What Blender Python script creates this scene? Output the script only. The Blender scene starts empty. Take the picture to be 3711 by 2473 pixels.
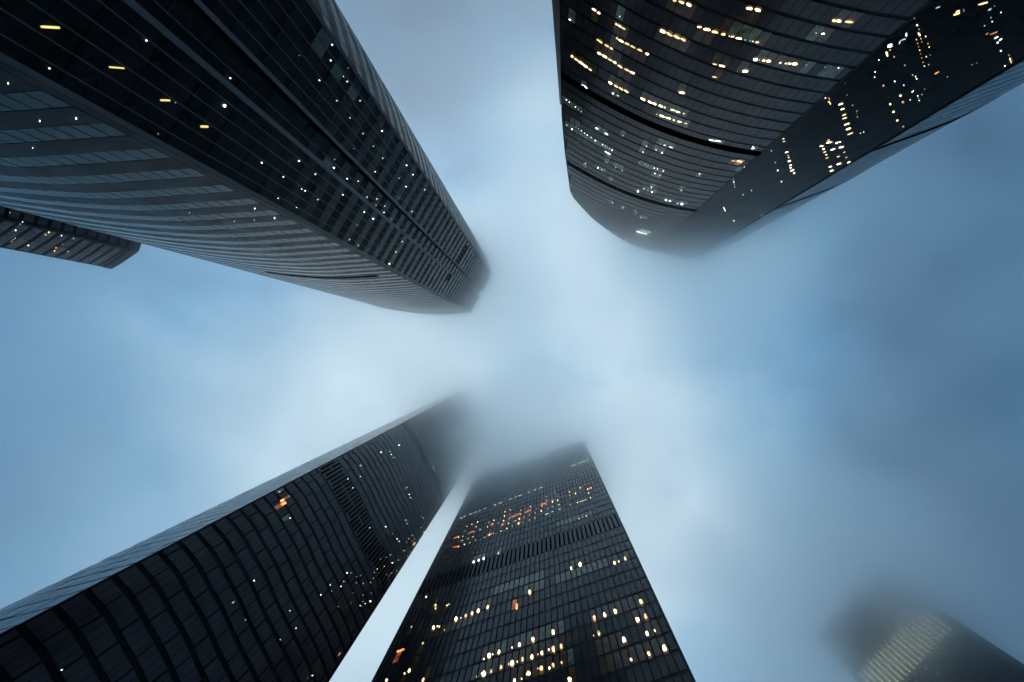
import bpy, math, random
from mathutils import Vector
random.seed(7)
C = bpy.context.scene.collection
sc = bpy.context.scene

# ---------------------------------------------------------------- camera
F = 1656.0            # focal length in photo pixels (3711 wide)
VX, VY = 1962.0, 1268.0   # the zenith in the photo
ZC = 1.6
cam = bpy.data.cameras.new('camera')
cam.sensor_width = 36.0
cam.lens = 36.0 * F / 3711.0
cam.shift_x = -(VX - 1855.5) / 3711.0
cam.shift_y = (VY - 1236.5) / 3711.0
cam.clip_start = 0.1
cam.clip_end = 6000
co = bpy.data.objects.new('camera', cam)
co.location = (0, 0, ZC)
co.rotation_euler = (math.pi, 0, 0)
C.objects.link(co)
sc.camera = co

# ---------------------------------------------------------------- sky, sun, exposure
SUN_EL, SUN_ROT = math.radians(62), math.radians(215)
w = bpy.data.worlds.new('World')
sc.world = w
w.use_nodes = True
nt = w.node_tree
N, L = nt.nodes, nt.links
N.clear()
out = N.new('ShaderNodeOutputWorld')
bg = N.new('ShaderNodeBackground')
L.new(bg.outputs[0], out.inputs[0])
sky = N.new('ShaderNodeTexSky')
sky.sky_type = 'NISHITA'
sky.sun_disc = False
sky.sun_elevation = SUN_EL
sky.sun_rotation = SUN_ROT
sky.air_density = 1.0
sky.dust_density = 3.0
tc = N.new('ShaderNodeTexCoord')
def vmath(op, a, b=None, nt=nt):
    n = nt.nodes.new('ShaderNodeVectorMath'); n.operation = op
    if hasattr(a, 'type'): nt.links.new(a, n.inputs[0])
    else: n.inputs[0].default_value = a
    if b is not None:
        if hasattr(b, 'type'): nt.links.new(b, n.inputs[1])
        else: n.inputs[1].default_value = b
    return n
def fmath(op, a, b=None, nt=nt, clamp=False):
    n = nt.nodes.new('ShaderNodeMath'); n.operation = op; n.use_clamp = clamp
    for i, v in enumerate((a, b)):
        if v is None: continue
        if hasattr(v, 'type'): nt.links.new(v, n.inputs[i])
        else: n.inputs[i].default_value = v
    return n.outputs[0]
# overcast deck: broad thin patches (bright) and thick ones (dark) in the cloud cover, by direction
def lobe(vec, px, py, amp, width):
    d = Vector((px - VX, py - VY, F)).normalized()
    dp = vmath('DOT_PRODUCT', vec, tuple(d)).outputs['Value']
    ang = fmath('ARCCOSINE', fmath('MINIMUM', dp, 0.99999))
    e = fmath('EXPONENT', fmath('MULTIPLY', fmath('POWER', fmath('DIVIDE', ang, width), 2.0), -1.0))
    return fmath('MULTIPLY', e, amp)
nrm = vmath('NORMALIZE', tc.outputs['Generated']).outputs[0]
wn = N.new('ShaderNodeTexNoise'); wn.inputs['Scale'].default_value = 1.6; wn.inputs['Detail'].default_value = 1.0
wn.inputs['Roughness'].default_value = 0.45
L.new(nrm, wn.inputs['Vector'])
off = vmath('MULTIPLY', vmath('SUBTRACT', wn.outputs['Color'], (0.5, 0.5, 0.5)).outputs[0], (0.12, 0.12, 0.05)).outputs[0]
dirn = vmath('NORMALIZE', vmath('ADD', nrm, off).outputs[0]).outputs[0]
LOBES = [(1760, 1800, 0.995, 0.50), (3650, 2400, -1.067, 0.24), (3627, 473, -0.572, 0.16), (1340, 79, -0.705, 0.16), (1861, 1372, -0.816, 0.16), (1760, 1800, -0.458, 0.16), (158, 1814, -0.343, 0.24), (1735, 158, -0.704, 0.10), (1861, 473, -0.473, 0.16), (3470, 1262, -0.273, 0.16), (2555, 2365, -0.277, 0.10), (2680, 1890, 0.257, 0.16), (473, 1198, 0.276, 0.10), (315, 1971, 0.262, 0.10), (1971, 47, -0.621, 0.10), (1971, 47, 0.480, 0.34), (1892, 1025, -0.564, 0.10), (1892, 315, 0.496, 0.10), (1892, 1025, 0.405, 0.24), (2602, 1230, -0.147, 0.10)]
acc = None
for lb in LOBES:
    v = lobe(dirn, *lb)
    acc = v if acc is None else fmath('ADD', acc, v)
n2 = N.new('ShaderNodeTexNoise'); n2.inputs['Scale'].default_value = 5.0; n2.inputs['Detail'].default_value = 5.0; n2.inputs['Roughness'].default_value = 0.6
L.new(nrm, n2.inputs['Vector'])
acc = fmath('ADD', acc, fmath('MULTIPLY', fmath('SUBTRACT', n2.outputs['Fac'], 0.5), 1.7))
bright = fmath('DIVIDE', fmath('MAXIMUM', fmath('ADD', fmath('MULTIPLY', acc, 2.15), 0.31), 0.0), 1.4)
ramp = N.new('ShaderNodeValToRGB')
cr = ramp.color_ramp
cr.elements[0].position = 0.0; cr.elements[0].color = (0.012, 0.034, 0.082, 1)
cr.elements[1].position = 1.0; cr.elements[1].color = (0.98, 1.10, 1.12, 1)
for ps, cl_ in ((0.10, (0.028, 0.112, 0.21)), (0.22, (0.045, 0.195, 0.39)), (0.48, (0.098, 0.365, 0.64)), (0.75, (0.31, 0.62, 0.86)), (1.0, (0.63, 0.86, 0.98))):
    e = cr.elements.new(ps / 1.4); e.color = (*cl_, 1)
L.new(bright, ramp.inputs[0])
mixn = N.new('ShaderNodeMix'); mixn.data_type = 'RGBA'; mixn.blend_type = 'MIX'
mixn.inputs[0].default_value = 0.03
deck = vmath('SCALE', vmath('MULTIPLY', ramp.outputs[0], (0.97, 1.035, 1.10)).outputs[0]); deck.inputs['Scale'].default_value = 6.0
L.new(deck.outputs[0], mixn.inputs[6]); L.new(sky.outputs[0], mixn.inputs[7])
L.new(mixn.outputs[2], bg.inputs[0])
bg.inputs[1].default_value = 0.14

sun = bpy.data.lights.new('sun', 'SUN')
sun.energy = 0.05
sun.angle = math.radians(40)
sun.color = (0.85, 0.93, 1.0)
so = bpy.data.objects.new('sun', sun)
C.objects.link(so)
sd = Vector((math.cos(SUN_EL) * math.sin(SUN_ROT), math.cos(SUN_EL) * math.cos(SUN_ROT), math.sin(SUN_EL)))
so.rotation_euler = sd.to_track_quat('Z', 'Y').to_euler()
so.location = (0, 0, 400)

vs = sc.view_settings
vs.view_transform = 'Standard'; vs.look = 'None'; vs.gamma = 1.0; vs.exposure = 0.0; vs.use_curve_mapping = False
sc.render.engine = 'CYCLES'
cy = sc.cycles
cy.use_denoising = True; cy.denoiser = 'OPENIMAGEDENOISE'; cy.denoising_input_passes = 'RGB_ALBEDO_NORMAL'; cy.denoising_prefilter = 'ACCURATE'
cy.use_adaptive_sampling = True; cy.adaptive_threshold = 0.02; cy.adaptive_min_samples = 24
cy.max_bounces = 24; cy.glossy_bounces = 3; cy.diffuse_bounces = 2; cy.volume_bounces = 20
cy.transparent_max_bounces = 8
cy.volume_step_rate = 0.45
cy.volume_max_steps = 128
cy.sample_clamp_indirect = 0.8
cy.caustics_reflective = False; cy.caustics_refractive = False

# ---------------------------------------------------------------- materials
def principled(name, base, rough, ior=1.45, metallic=0.0, noise=0.0, nscale=0.2, bump=0.0, bscale=0.5, spec=0.5):
    m = bpy.data.materials.new(name); m.use_nodes = True
    t = m.node_tree; p = t.nodes['Principled BSDF']
    p.inputs['Base Color'].default_value = (*base, 1)
    p.inputs['Roughness'].default_value = rough
    p.inputs['IOR'].default_value = ior
    p.inputs['Metallic'].default_value = metallic
    p.inputs['Specular IOR Level'].default_value = spec
    g = t.nodes.new('ShaderNodeNewGeometry')
    if noise:
        n = t.nodes.new('ShaderNodeTexNoise'); n.inputs['Scale'].default_value = nscale; n.inputs['Detail'].default_value = 5
        t.links.new(g.outputs['Position'], n.inputs['Vector'])
        mr = t.nodes.new('ShaderNodeMapRange')
        mr.inputs[3].default_value = 1 - noise; mr.inputs[4].default_value = 1 + noise
        t.links.new(n.outputs['Fac'], mr.inputs[0])
        s = t.nodes.new('ShaderNodeVectorMath'); s.operation = 'SCALE'
        s.inputs[0].default_value = base
        t.links.new(mr.outputs[0], s.inputs['Scale'])
        t.links.new(s.outputs[0], p.inputs['Base Color'])
        r = t.nodes.new('ShaderNodeMapRange'); r.inputs[3].default_value = max(0.02, rough * 0.6); r.inputs[4].default_value = min(1, rough * 1.5)
        t.links.new(n.outputs['Fac'], r.inputs[0]); t.links.new(r.outputs[0], p.inputs['Roughness'])
    if bump:
        n = t.nodes.new('ShaderNodeTexNoise'); n.inputs['Scale'].default_value = bscale; n.inputs['Detail'].default_value = 2
        t.links.new(g.outputs['Position'], n.inputs['Vector'])
        b = t.nodes.new('ShaderNodeBump'); b.inputs['Strength'].default_value = bump; b.inputs['Distance'].default_value = 0.1
        t.links.new(n.outputs['Fac'], b.inputs['Height']); t.links.new(b.outputs[0], p.inputs['Normal'])
    return m
def glass(name, base, rough=0.1, ior=1.4, tint=(1, 1, 1), spec=0.5):
    m = principled(name, base, rough, ior, noise=0.35, nscale=0.35, bump=0.05, bscale=0.8, spec=spec)
    m.node_tree.nodes['Principled BSDF'].inputs['Specular Tint'].default_value = (*tint, 1)
    return m
def emit(name, col, strength, var=0.3):
    m = bpy.data.materials.new(name); m.use_nodes = True
    t = m.node_tree; p = t.nodes['Principled BSDF']
    p.inputs['Base Color'].default_value = (0.02, 0.02, 0.02, 1)
    p.inputs['Roughness'].default_value = 0.15
    p.inputs['Emission Color'].default_value = (*col, 1)
    g = t.nodes.new('ShaderNodeNewGeometry')
    n = t.nodes.new('ShaderNodeTexNoise'); n.inputs['Scale'].default_value = 0.9; n.inputs['Detail'].default_value = 3
    t.links.new(g.outputs['Position'], n.inputs['Vector'])
    r = t.nodes.new('ShaderNodeMapRange'); r.inputs[1].default_value = 0.3; r.inputs[2].default_value = 0.7
    r.inputs[3].default_value = strength * (1 - var); r.inputs[4].default_value = strength * (1 + var)
    t.links.new(n.outputs['Fac'], r.inputs[0]); t.links.new(r.outputs[0], p.inputs['Emission Strength'])
    m.cycles.emission_sampling = 'NONE'
    return m
M = {
 'tl_glass': glass('teal_glass', (0.010, 0.085, 0.112), 0.14, 1.22, (0.45, 0.90, 1.0), spec=0.4),
 'tl_span': glass('slate_spandrel', (0.009, 0.010, 0.014), 0.35, 1.18, (0.5, 0.85, 1.0), spec=0.3),
 'tl_front': glass('dark_glass', (0.005, 0.010, 0.010), 0.10, 1.19),
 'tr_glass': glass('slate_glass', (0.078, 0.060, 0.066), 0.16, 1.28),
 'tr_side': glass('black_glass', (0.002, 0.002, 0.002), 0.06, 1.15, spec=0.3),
 'rib_glass': glass('ribbed_glass', (0.020, 0.020, 0.026), 0.25, 1.18),
 'rib_span': glass('ribbed_spandrel', (0.010, 0.010, 0.013), 0.4, 1.15),
 'edge_glass': glass('smoky_edge_glass', (0.035, 0.042, 0.055), 0.2, 1.35),
 'pale_sheen_glass': glass('pale_edge_glass', (0.13, 0.16, 0.20), 0.18, 1.5),  # base lightened to stand in for sky reflection at grazing angles
 'bl_glass': glass('blue_glass', (0.105, 0.082, 0.090), 0.16, 1.27),
 'c_glass': glass('grey_glass', (0.072, 0.060, 0.067), 0.14, 1.36),
 'far_glass': glass('far_glass', (0.040, 0.038, 0.048), 0.2, 1.33),
 'sl_glass': glass('brown_grey_glass', (0.13, 0.115, 0.14), 0.25, 1.33),
 'wall': principled('dark_cladding', (0.010, 0.010, 0.013), 0.55, 1.3, noise=0.3, spec=0.25),
 'wall_soft': principled('charcoal_cladding', (0.016, 0.016, 0.021), 0.45, 1.3, noise=0.3, spec=0.4),
 'trim': principled('grey_metal_trim', (0.17, 0.155, 0.165), 0.4, 1.4, noise=0.25),
 'mullion': principled('mullion_metal', (0.10, 0.095, 0.10), 0.4, 1.4, noise=0.2),
 'black': principled('black_louvre', (0.002, 0.002, 0.002), 0.9, 1.1, noise=0.2, spec=0.05),
 'roof': principled('roof_gravel', (0.12, 0.12, 0.12), 0.9, noise=0.3),
 'paving': None,
 'warm': emit('warm_lamp', (1.0, 0.80, 0.42), 5.0, 0.3),
 'yellow': emit('yellow_lamp', (0.95, 0.80, 0.28), 1.1, 0.2),
 'cool': emit('cool_lamp', (0.85, 1.0, 0.90), 4.0, 0.3),
 'orange': emit('orange_lamp', (1.0, 0.36, 0.10), 1.6, 0.5),
 'warm_dim': emit('dim_warm_lamp', (1.0, 0.72, 0.34), 1.5, 0.6),
 'cool_dim': emit('dim_cool_lamp', (0.70, 0.95, 0.88), 0.9, 0.6),
 'amber_dim': emit('dim_amber_lamp', (1.0, 0.50, 0.18), 0.9, 0.7),
 'wash': emit('ceiling_wash', (1.0, 0.50, 0.13), 0.085, 0.9),  # amber glow painted below warm lamps
 'dimorange': emit('orange_haze_window', (1.0, 0.28, 0.08), 0.55, 0.7),
 'amber': emit('amber_lamp', (1.0, 0.62, 0.25), 3.2, 0.4),
 'glow_warm': emit('warm_lit_window', (0.75, 0.48, 0.22), 0.013, 0.9),
 'glow_cool': emit('cool_lit_window', (0.45, 0.75, 0.62), 0.035, 0.8),
 'glow_dim': emit('dim_lit_window', (0.9, 0.55, 0.3), 0.007, 0.8),
 'glow_orange': emit('orange_lit_window', (1.0, 0.26, 0.10), 0.20, 0.8),
 'glow_green': emit('green_lit_window', (0.30, 0.9, 0.55), 0.0035, 0.8),
}

# ---------------------------------------------------------------- helpers
def mesh_obj(name, verts, faces, mats, parent=None, fm=None, loc=None):
    me = bpy.data.meshes.new(name)
    if loc is not None:
        verts = [(v[0] - loc[0], v[1] - loc[1], v[2] - loc[2]) for v in verts]
    me.from_pydata([tuple(v) for v in verts], [], faces)
    for m in mats: me.materials.append(m)
    if fm:
        for i, p in enumerate(me.polygons): p.material_index = fm[i]
    me.update()
    o = bpy.data.objects.new(name, me)
    C.objects.link(o)
    if parent is not None:
        o.parent = parent
        if loc is not None: o.location = (loc[0] - parent.location[0], loc[1] - parent.location[1], loc[2] - parent.location[2])
        else: o.location = (-parent.location[0], -parent.location[1], -parent.location[2])
    return o
def smooth(pts, n=10):
    """Catmull-Rom through 2-D points"""
    P = [Vector(p) for p in pts]
    P = [P[0] * 2 - P[1]] + P + [P[-1] * 2 - P[-2]]
    r = []
    for i in range(1, len(P) - 2):
        for k in range(n):
            t = k / n
            a, b, c, d = P[i - 1], P[i], P[i + 1], P[i + 2]
            r.append(0.5 * ((2 * b) + (c - a) * t + (2 * a - 5 * b + 4 * c - d) * t * t + (3 * b - a - 3 * c + d) * t ** 3))
    r.append(P[-2].copy())
    return r
class Poly:
    def __init__(self, pts):
        self.p = [Vector(p) for p in pts]
        self.s = [0.0]
        for a, b in zip(self.p, self.p[1:]): self.s.append(self.s[-1] + (b - a).length)
        self.len = self.s[-1]
    def at(self, s):
        s = min(max(s, 0.0), self.len)
        for i in range(len(self.s) - 1):
            if s <= self.s[i + 1] + 1e-9:
                u = (s - self.s[i]) / max(1e-9, self.s[i + 1] - self.s[i])
                return self.p[i].lerp(self.p[i + 1], u)
        return self.p[-1].copy()
    def hit(self, q):
        """ray from the zenith point in plan direction q -> (distance along ray, arclength)"""
        best = None
        for i in range(len(self.p) - 1):
            a, b = self.p[i], self.p[i + 1]
            d = b - a
            den = q.x * d.y - q.y * d.x
            if abs(den) < 1e-9: continue
            t = (a.x * d.y - a.y * d.x) / den
            u = (a.x * q.y - a.y * q.x) / den
            lo = -0.02 if i else -0.5
            if t > 0 and -0.001 <= u <= 1.001 and (best is None or t < best[0]):
                best = (t, self.s[i] + u * d.length, i)
        return best

class Tower:
    def __init__(self, label, category, ztop, unit, base_q, plan_name='skyscraper'):
        """unit: metres per photo pixel at the tower's reference height"""
        self.unit = unit
        self.root = bpy.data.objects.new(plan_name, None)
        bq = Vector(base_q) * unit
        self.root.location = (bq.x, bq.y, 0)
        self.root['label'] = label; self.root['category'] = category
        C.objects.link(self.root)
        self.panes = []      # (verts4 front, normal, material key, poly idx, s, k)
        self.surf = []       # (Poly, normal sign)
        self.lamps = []
    def m(self, pts): return [Vector(p) * self.unit for p in pts]
    def solid(self, poly, tops, mat, name='wall', bottom=0.0):
        """closed prism over a plan polygon with a top height for every corner"""
        n = len(poly)
        ar = sum(poly[i].x * poly[(i + 1) % n].y - poly[(i + 1) % n].x * poly[i].y for i in range(n))
        self.orient = 1 if ar > 0 else -1
        self.plan = poly
        V = [(p.x, p.y, bottom) for p in poly] + [(p.x, p.y, t) for p, t in zip(poly, tops)]
        Fc = []
        for i in range(n):
            j = (i + 1) % n
            Fc.append((i, j, n + j, n + i) if ar > 0 else (j, i, n + i, n + j))
        Fc.append(tuple(range(n, 2 * n)) if ar > 0 else tuple(range(2 * n - 1, n - 1, -1)))
        fm = [0] * n + [1]
        return mesh_obj(name, V, Fc, [mat, M['roof']], self.root, fm)
    def inside(self, p):
        c = False
        n = len(self.plan)
        for i in range(n):
            a, b = self.plan[i], self.plan[(i + 1) % n]
            if (a.y > p.y) != (b.y > p.y) and p.x < (b.x - a.x) * (p.y - a.y) / (b.y - a.y) + a.x: c = not c
        return c
    def normal(self, pl, a, b):
        if not hasattr(pl, 'sign'):
            p0, p1 = pl.at(pl.len * .45), pl.at(pl.len * .45 + 0.2)
            d = (p1 - p0).normalized(); v = Vector((d.y, -d.x))
            pl.sign = -1 if self.inside(p0 + v * 0.6) else 1
        d = (b - a).normalized()
        return Vector((d.y, -d.x)) * pl.sign
    def strip(self, poly, s0, s1, z0, z1, depth, name, mat, n=None, proud=0.0, topf=None):
        """a band hugging the facade between two arclengths and heights"""
        L_ = s1 - s0
        n = n or max(1, int(L_ / 2.0))
        V, Fc = [], []
        for i in range(n + 1):
            s = s0 + L_ * i / n
            a = poly.at(s - 0.05); b = poly.at(s + 0.05)
            nn = self.normal(poly, a, b); p = poly.at(s)
            i0 = p + nn * proud; i1 = p + nn * (proud + depth)
            V += [(i0.x, i0.y, z0), (i1.x, i1.y, z0), (i1.x, i1.y, z1), (i0.x, i0.y, z1)]
        for i in range(n):
            a, b = 4 * i, 4 * i + 4
            for u, v in ((0, 1), (1, 2), (2, 3), (3, 0)):
                Fc.append((a + u, a + v, b + v, b + u))
        Fc.append((0, 3, 2, 1)); e = 4 * n; Fc.append((e, e + 1, e + 2, e + 3))
        return V, Fc
    def add_strip(self, *a, **k):
        V, Fc = self.strip(*a, **k)
        name, mat = a[6], a[7]
        return mesh_obj(name, V, Fc, [mat], self.root)
    def grid(self, poly, edges, floors, fh, zoff, f0, f1, gap, mat, proud=0.03, tilt=0.004, topf=None, skip=None, alt=None):
        pi = len(self.surf)
        self.surf.append((poly, edges, fh, zoff))
        for k in floors:
            z0 = ZC + zoff + (k + f0) * fh; z1 = ZC + zoff + (k + f1) * fh
            for c in range(len(edges) - 1):
                s0, s1 = edges[c] + gap / 2, edges[c + 1] - gap / 2
                if s1 - s0 < 0.05: continue
                a, b = poly.at(s0), poly.at(s1)
                zt = z1
                if topf:
                    lim = min(topf(a), topf(b))
                    if z0 + 0.5 > lim: continue
                    zt = min(z1, lim - 0.1)
                if z0 < 0.5: continue
                if skip and skip(k, c, s0): continue
                nn = self.normal(poly, a, b)
                mk = alt(k, c) if alt else mat
                tx = random.uniform(-tilt, tilt) * (s1 - s0); tz = random.uniform(-tilt, tilt) * (zt - z0)
                o = [proud + random.uniform(0, 0.01) + abs(tx) + abs(tz) + sx * tx + sz * tz for sx, sz in ((-1, -1), (1, -1), (1, 1), (-1, 1))]
                pts = [(a, z0), (b, z0), (b, zt), (a, zt)]
                fr = [(p.x + nn.x * d, p.y + nn.y * d, z) for (p, z), d in zip(pts, o)]
                bk = [(p.x - nn.x * 0.02, p.y - nn.y * 0.02, z) for (p, z) in pts]
                self.panes.append([fr, bk, mk, pi, c, k, nn])
    def cast(self, sx, sy, only=None):
        q = Vector((sx - VX, sy - VY))
        best = None
        for i, (poly, edges, fh, zoff) in enumerate(self.surf):
            if only is not None and i not in only: continue
            h = poly.hit(q)
            if h and (best is None or h[0] < best[0]): best = (h[0], h[1], h[2], i)
        if not best: return None
        t, s, seg, i = best
        poly, edges, fh, zoff = self.surf[i]
        p = q * t
        z = ZC + t * F
        nn = self.normal(poly, poly.p[seg], poly.p[seg + 1])
        return p, z, nn, i, s
    def lamp(self, x0, y0, x1=None, y1=None, w=4.0, kind='warm', glow='glow_warm', only=None, sq=2.6, name='ceiling_light', under=False):
        if x1 is None: x1, y1 = x0 + 0.1, y0
        cx, cy_ = (x0 + x1) / 2, (y0 + y1) / 2
        d = Vector((x1 - x0, y1 - y0)); ln = max(d.length, 0.1); d = d / ln
        w *= 0.80 * random.uniform(0.85, 1.1)
        a = max(ln / 2 * .95, w / 2); b = w / 2
        if kind in ('warm', 'cool', 'amber') and random.random() < 0.45: kind += '_dim'
        e = Vector((-d.y, d.x))
        c0 = self.cast(cx, cy_, only)
        if not c0: return
        P, nseg = [], 10
        for i in range(nseg):
            th = 2 * math.pi * i / nseg
            ct, st = math.cos(th), math.sin(th)
            j = 1.0 if sq > 3.5 else random.uniform(0.72, 1.12)
            u = j * a * math.copysign(abs(ct) ** (2 / sq), ct); v = j * b * math.copysign(abs(st) ** (2 / sq), st)
            h = self.cast(cx + d.x * u + e.x * v, cy_ + d.y * u + e.y * v, [c0[3]])
            if not h: return
            P.append((h[0], h[1], h[2]))
        o1, o2 = (0.055, 0.06) if under else (0.07, 0.12)
        V = [(p.x + n.x * o1, p.y + n.y * o1, z) for p, z, n in P] + [(p.x + n.x * o2, p.y + n.y * o2, z) for p, z, n in P]
        Fc = [tuple(range(nseg, 2 * nseg)), tuple(range(nseg - 1, -1, -1))]
        for i in range(nseg):
            j = (i + 1) % nseg
            Fc.append((i, j, nseg + j, nseg + i))
        self.lamps.append((a * b, V, Fc, kind))
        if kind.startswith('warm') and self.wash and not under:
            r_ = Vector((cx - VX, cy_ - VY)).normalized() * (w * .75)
            self.lamp(x0 + r_.x, y0 + r_.y, x1 + r_.x, y1 + r_.y, w * 1.9, 'wash', None, [c0[3]], sq=3, under=True)  # extra dim emissive shape: painted glow under the lamp, not a fitting
        if glow:
            poly, edges, fh, zoff = self.surf[c0[3]]
            k = math.floor((c0[1] - ZC - zoff) / fh)
            for c in range(len(edges) - 1):
                if edges[c] <= c0[4] < edges[c + 1]: self.glow[(c0[3], c, k)] = glow
    glow = None
    wash = False
    def flush(self, lamp_name='ceiling_light', window_name='window'):  # lamp objects include painted under-glows and reflections as well as real fittings
        def area(fr):
            q = []
            for x, y, z in fr:
                Z = z - ZC
                if Z < 1: return 0
                q.append((VX + x * F / Z, VY + y * F / Z))
            cx = sum(a for a, _ in q) / 4; cy_ = sum(b for _, b in q) / 4
            if not (-20 < cx < 3731 and -20 < cy_ < 2493): return 0
            return abs(sum(q[i][0] * q[(i + 1) % 4][1] - q[(i + 1) % 4][0] * q[i][1] for i in range(4))) / 2
        for p in self.panes:
            g = self.glow.get((p[3], p[4], p[5]))
            if g: p[2] = g
        def facing(p):
            return p[6].x * p[0][0][0] + p[6].y * p[0][0][1] < 0
        sc_ = sorted(self.panes, key=lambda p: -(area(p[0]) if facing(p) else 0))
        mk = sorted({p[2] for p in self.panes})
        def geo(p, V, Fc, fm):
            b0 = len(V)
            V.extend(p[0]); V.extend(p[1])
            fs = [(0, 1, 2, 3), (4, 5, 1, 0), (5, 6, 2, 1), (6, 7, 3, 2), (7, 4, 0, 3)]
            if self.orient < 0: fs = [f[::-1] for f in fs]
            for f in fs:
                Fc.append(tuple(b0 + i for i in f)); fm.append(mk.index(p[2]) if len(mk) > 1 else 0)
        for p in sc_[:100]:
            V, Fc, fm = [], [], []
            geo(p, V, Fc, fm)
            o = mesh_obj(window_name, V, Fc, [M[p[2]]], self.root, None, p[0][0])
            if p[2] == 'glow_orange': o['label'] = 'window glowing orange'
            elif p[2].startswith('glow'): o['label'] = 'dimly lit window'
        V, Fc, fm = [], [], []
        for p in sc_[100:]: geo(p, V, Fc, fm)
        if V:
            o = mesh_obj(window_name, V, Fc, [M[k] for k in mk], self.root, fm)
            o['kind'] = 'stuff'
        ls = sorted(self.lamps, key=lambda l: -l[0])
        for a, V, Fc, kd in ls[:100]:
            mesh_obj(lamp_name, V, Fc, [M[kd]], self.root, None, V[0])
        if len(ls) > 100:
            V2, F2, fm = [], [], []
            ks = sorted({l[3] for l in ls[100:]})
            for a, V, Fc, kd in ls[100:]:
                b0 = len(V2); V2 += V; F2 += [tuple(b0 + i for i in f) for f in Fc]; fm += [ks.index(kd)] * len(Fc)
            o = mesh_obj(lamp_name, V2, F2, [M[k] for k in ks], self.root, fm)
            o['kind'] = 'stuff'

def steps(length, bay, start=0.0):
    n = max(1, round((length - start) / bay))
    return [start + (length - start) * i / n for i in range(n + 1)]
def interp(x, tab):
    if x <= tab[0][0]: return tab[0][1]
    for (a, va), (b, vb) in zip(tab, tab[1:]):
        if x <= b: return va + (vb - va) * (x - a) / (b - a)
    return tab[-1][1]

# ---------------------------------------------------------------- ground
def paving():
    m = bpy.data.materials.new('plaza_paving'); m.use_nodes = True
    t = m.node_tree; p = t.nodes['Principled BSDF']; p.inputs['Roughness'].default_value = 0.7
    g = t.nodes.new('ShaderNodeNewGeometry')
    b = t.nodes.new('ShaderNodeTexBrick'); b.inputs['Scale'].default_value = 1.0
    b.inputs['Color1'].default_value = (0.055, 0.055, 0.06, 1); b.inputs['Color2'].default_value = (0.04, 0.04, 0.045, 1)
    b.inputs['Mortar'].default_value = (0.02, 0.02, 0.02, 1); b.inputs['Mortar Size'].default_value = 0.01
    t.links.new(g.outputs['Position'], b.inputs['Vector']); t.links.new(b.outputs['Color'], p.inputs['Base Color'])
    return m
g = mesh_obj('ground', [(-3000, -3000, 0), (3000, -3000, 0), (3000, 3000, 0), (-3000, 3000, 0)], [(0, 1, 2, 3)], [paving()])
g['kind'] = 'structure'

# ================================================================ 1. tall tower, upper left
ZT = 212.0
T = Tower('tallest dark tower, upper left, with black mullioned front and teal curved side', 'skyscraper', ZT, ZT / F, (-330, -300))
T.glow = {}
U = T.unit
A = Vector((-256, -137)); D = Vector((0.5, -0.866)); NB = Vector((-0.866, -0.5))
def tt(r): return (256 * r - 137) / (0.866 + 0.5 * r)
tC = tt(1.498)
Cc = A + D * tC
Lq = [(-256, -137), (-296, -134), (-371, -130), (-447, -134.5), (-495, -140.5), (-562, -151), (-610, -163), (-680, -188), (-760, -226), (-830, -275)]
Rq = [tuple(Cc), (-187, -300), (-200, -336), (-218, -366), (-247, -404), (-300, -452), (-380, -505)]
left = Poly([p * U for p in smooth(Lq, 6)])
right = Poly([p * U for p in smooth(Rq, 6)])
b1, b2, b3, b4 = tt(.832), tt(.8556), tt(.999), tt(1.02)
rec = 0.9 / U
fA = [A, A + D * b2, A + D * b2 + NB * rec, A + D * b3 + NB * rec, A + D * b3, Cc]
poly = [p for p in reversed(left.p)] + [p * U for p in fA[1:-1]] + [p for p in right.p] + [Vector((-700, -640)) * U, Vector((-900, -420)) * U]
fh = 4.38
T.solid(poly, [ZC + ZT] * len(poly), M['wall'])
NFL = int(ZT / fh)
fl = range(0, NFL)
eL = steps(left.len, 1.37, 0.8)
T.grid(left, eL, fl, fh, 0, 0.02, 0.47, 0.13, 'tl_glass', tilt=0.003)
T.grid(right, steps(right.len, 1.37, 0.3), fl, fh, 0, 0.02, 0.47, 0.09, 'rib_glass', tilt=0.006)
f1 = Poly([A * U, (A + D * b1) * U]); f2 = Poly([(A + D * b4) * U, Cc * U])
fr = Poly([(A + D * b2 + NB * rec) * U, (A + D * b3 + NB * rec) * U])
m1 = [0.35] + [tt(r) * U for r in (.5836, .631, .680, .733, .788)] + [f1.len]
m2 = [0.0] + [(tt(r) - b4) * U for r in (1.083, 1.154, 1.231, 1.315, 1.401)] + [f2.len - 0.3]
mr_ = [0.0, (tt(.908) - b2) * U, fr.len]
T.grid(f1, m1, fl, fh, 0, 0.02, 0.52, 0.10, 'tl_front', tilt=0.003)
T.grid(f2, m2, fl, fh, 0, 0.02, 0.52, 0.10, 'tl_front', tilt=0.003)
T.grid(fr, mr_, fl, fh, 0, 0.02, 0.52, 0.10, 'tl_front', tilt=0.003)
# spandrel bands, one per storey on the curved sides
for k in range(1, NFL):
    for pl, a0, mt in ((left, 0.8, 'tl_span'), (right, 0.3, 'rib_span')):
        T.add_strip(pl, a0, pl.len, ZC + (k + 0.49) * fh, ZC + (k + 1.0) * fh, 0.05, 'spandrel', M[mt], n=40)
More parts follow.
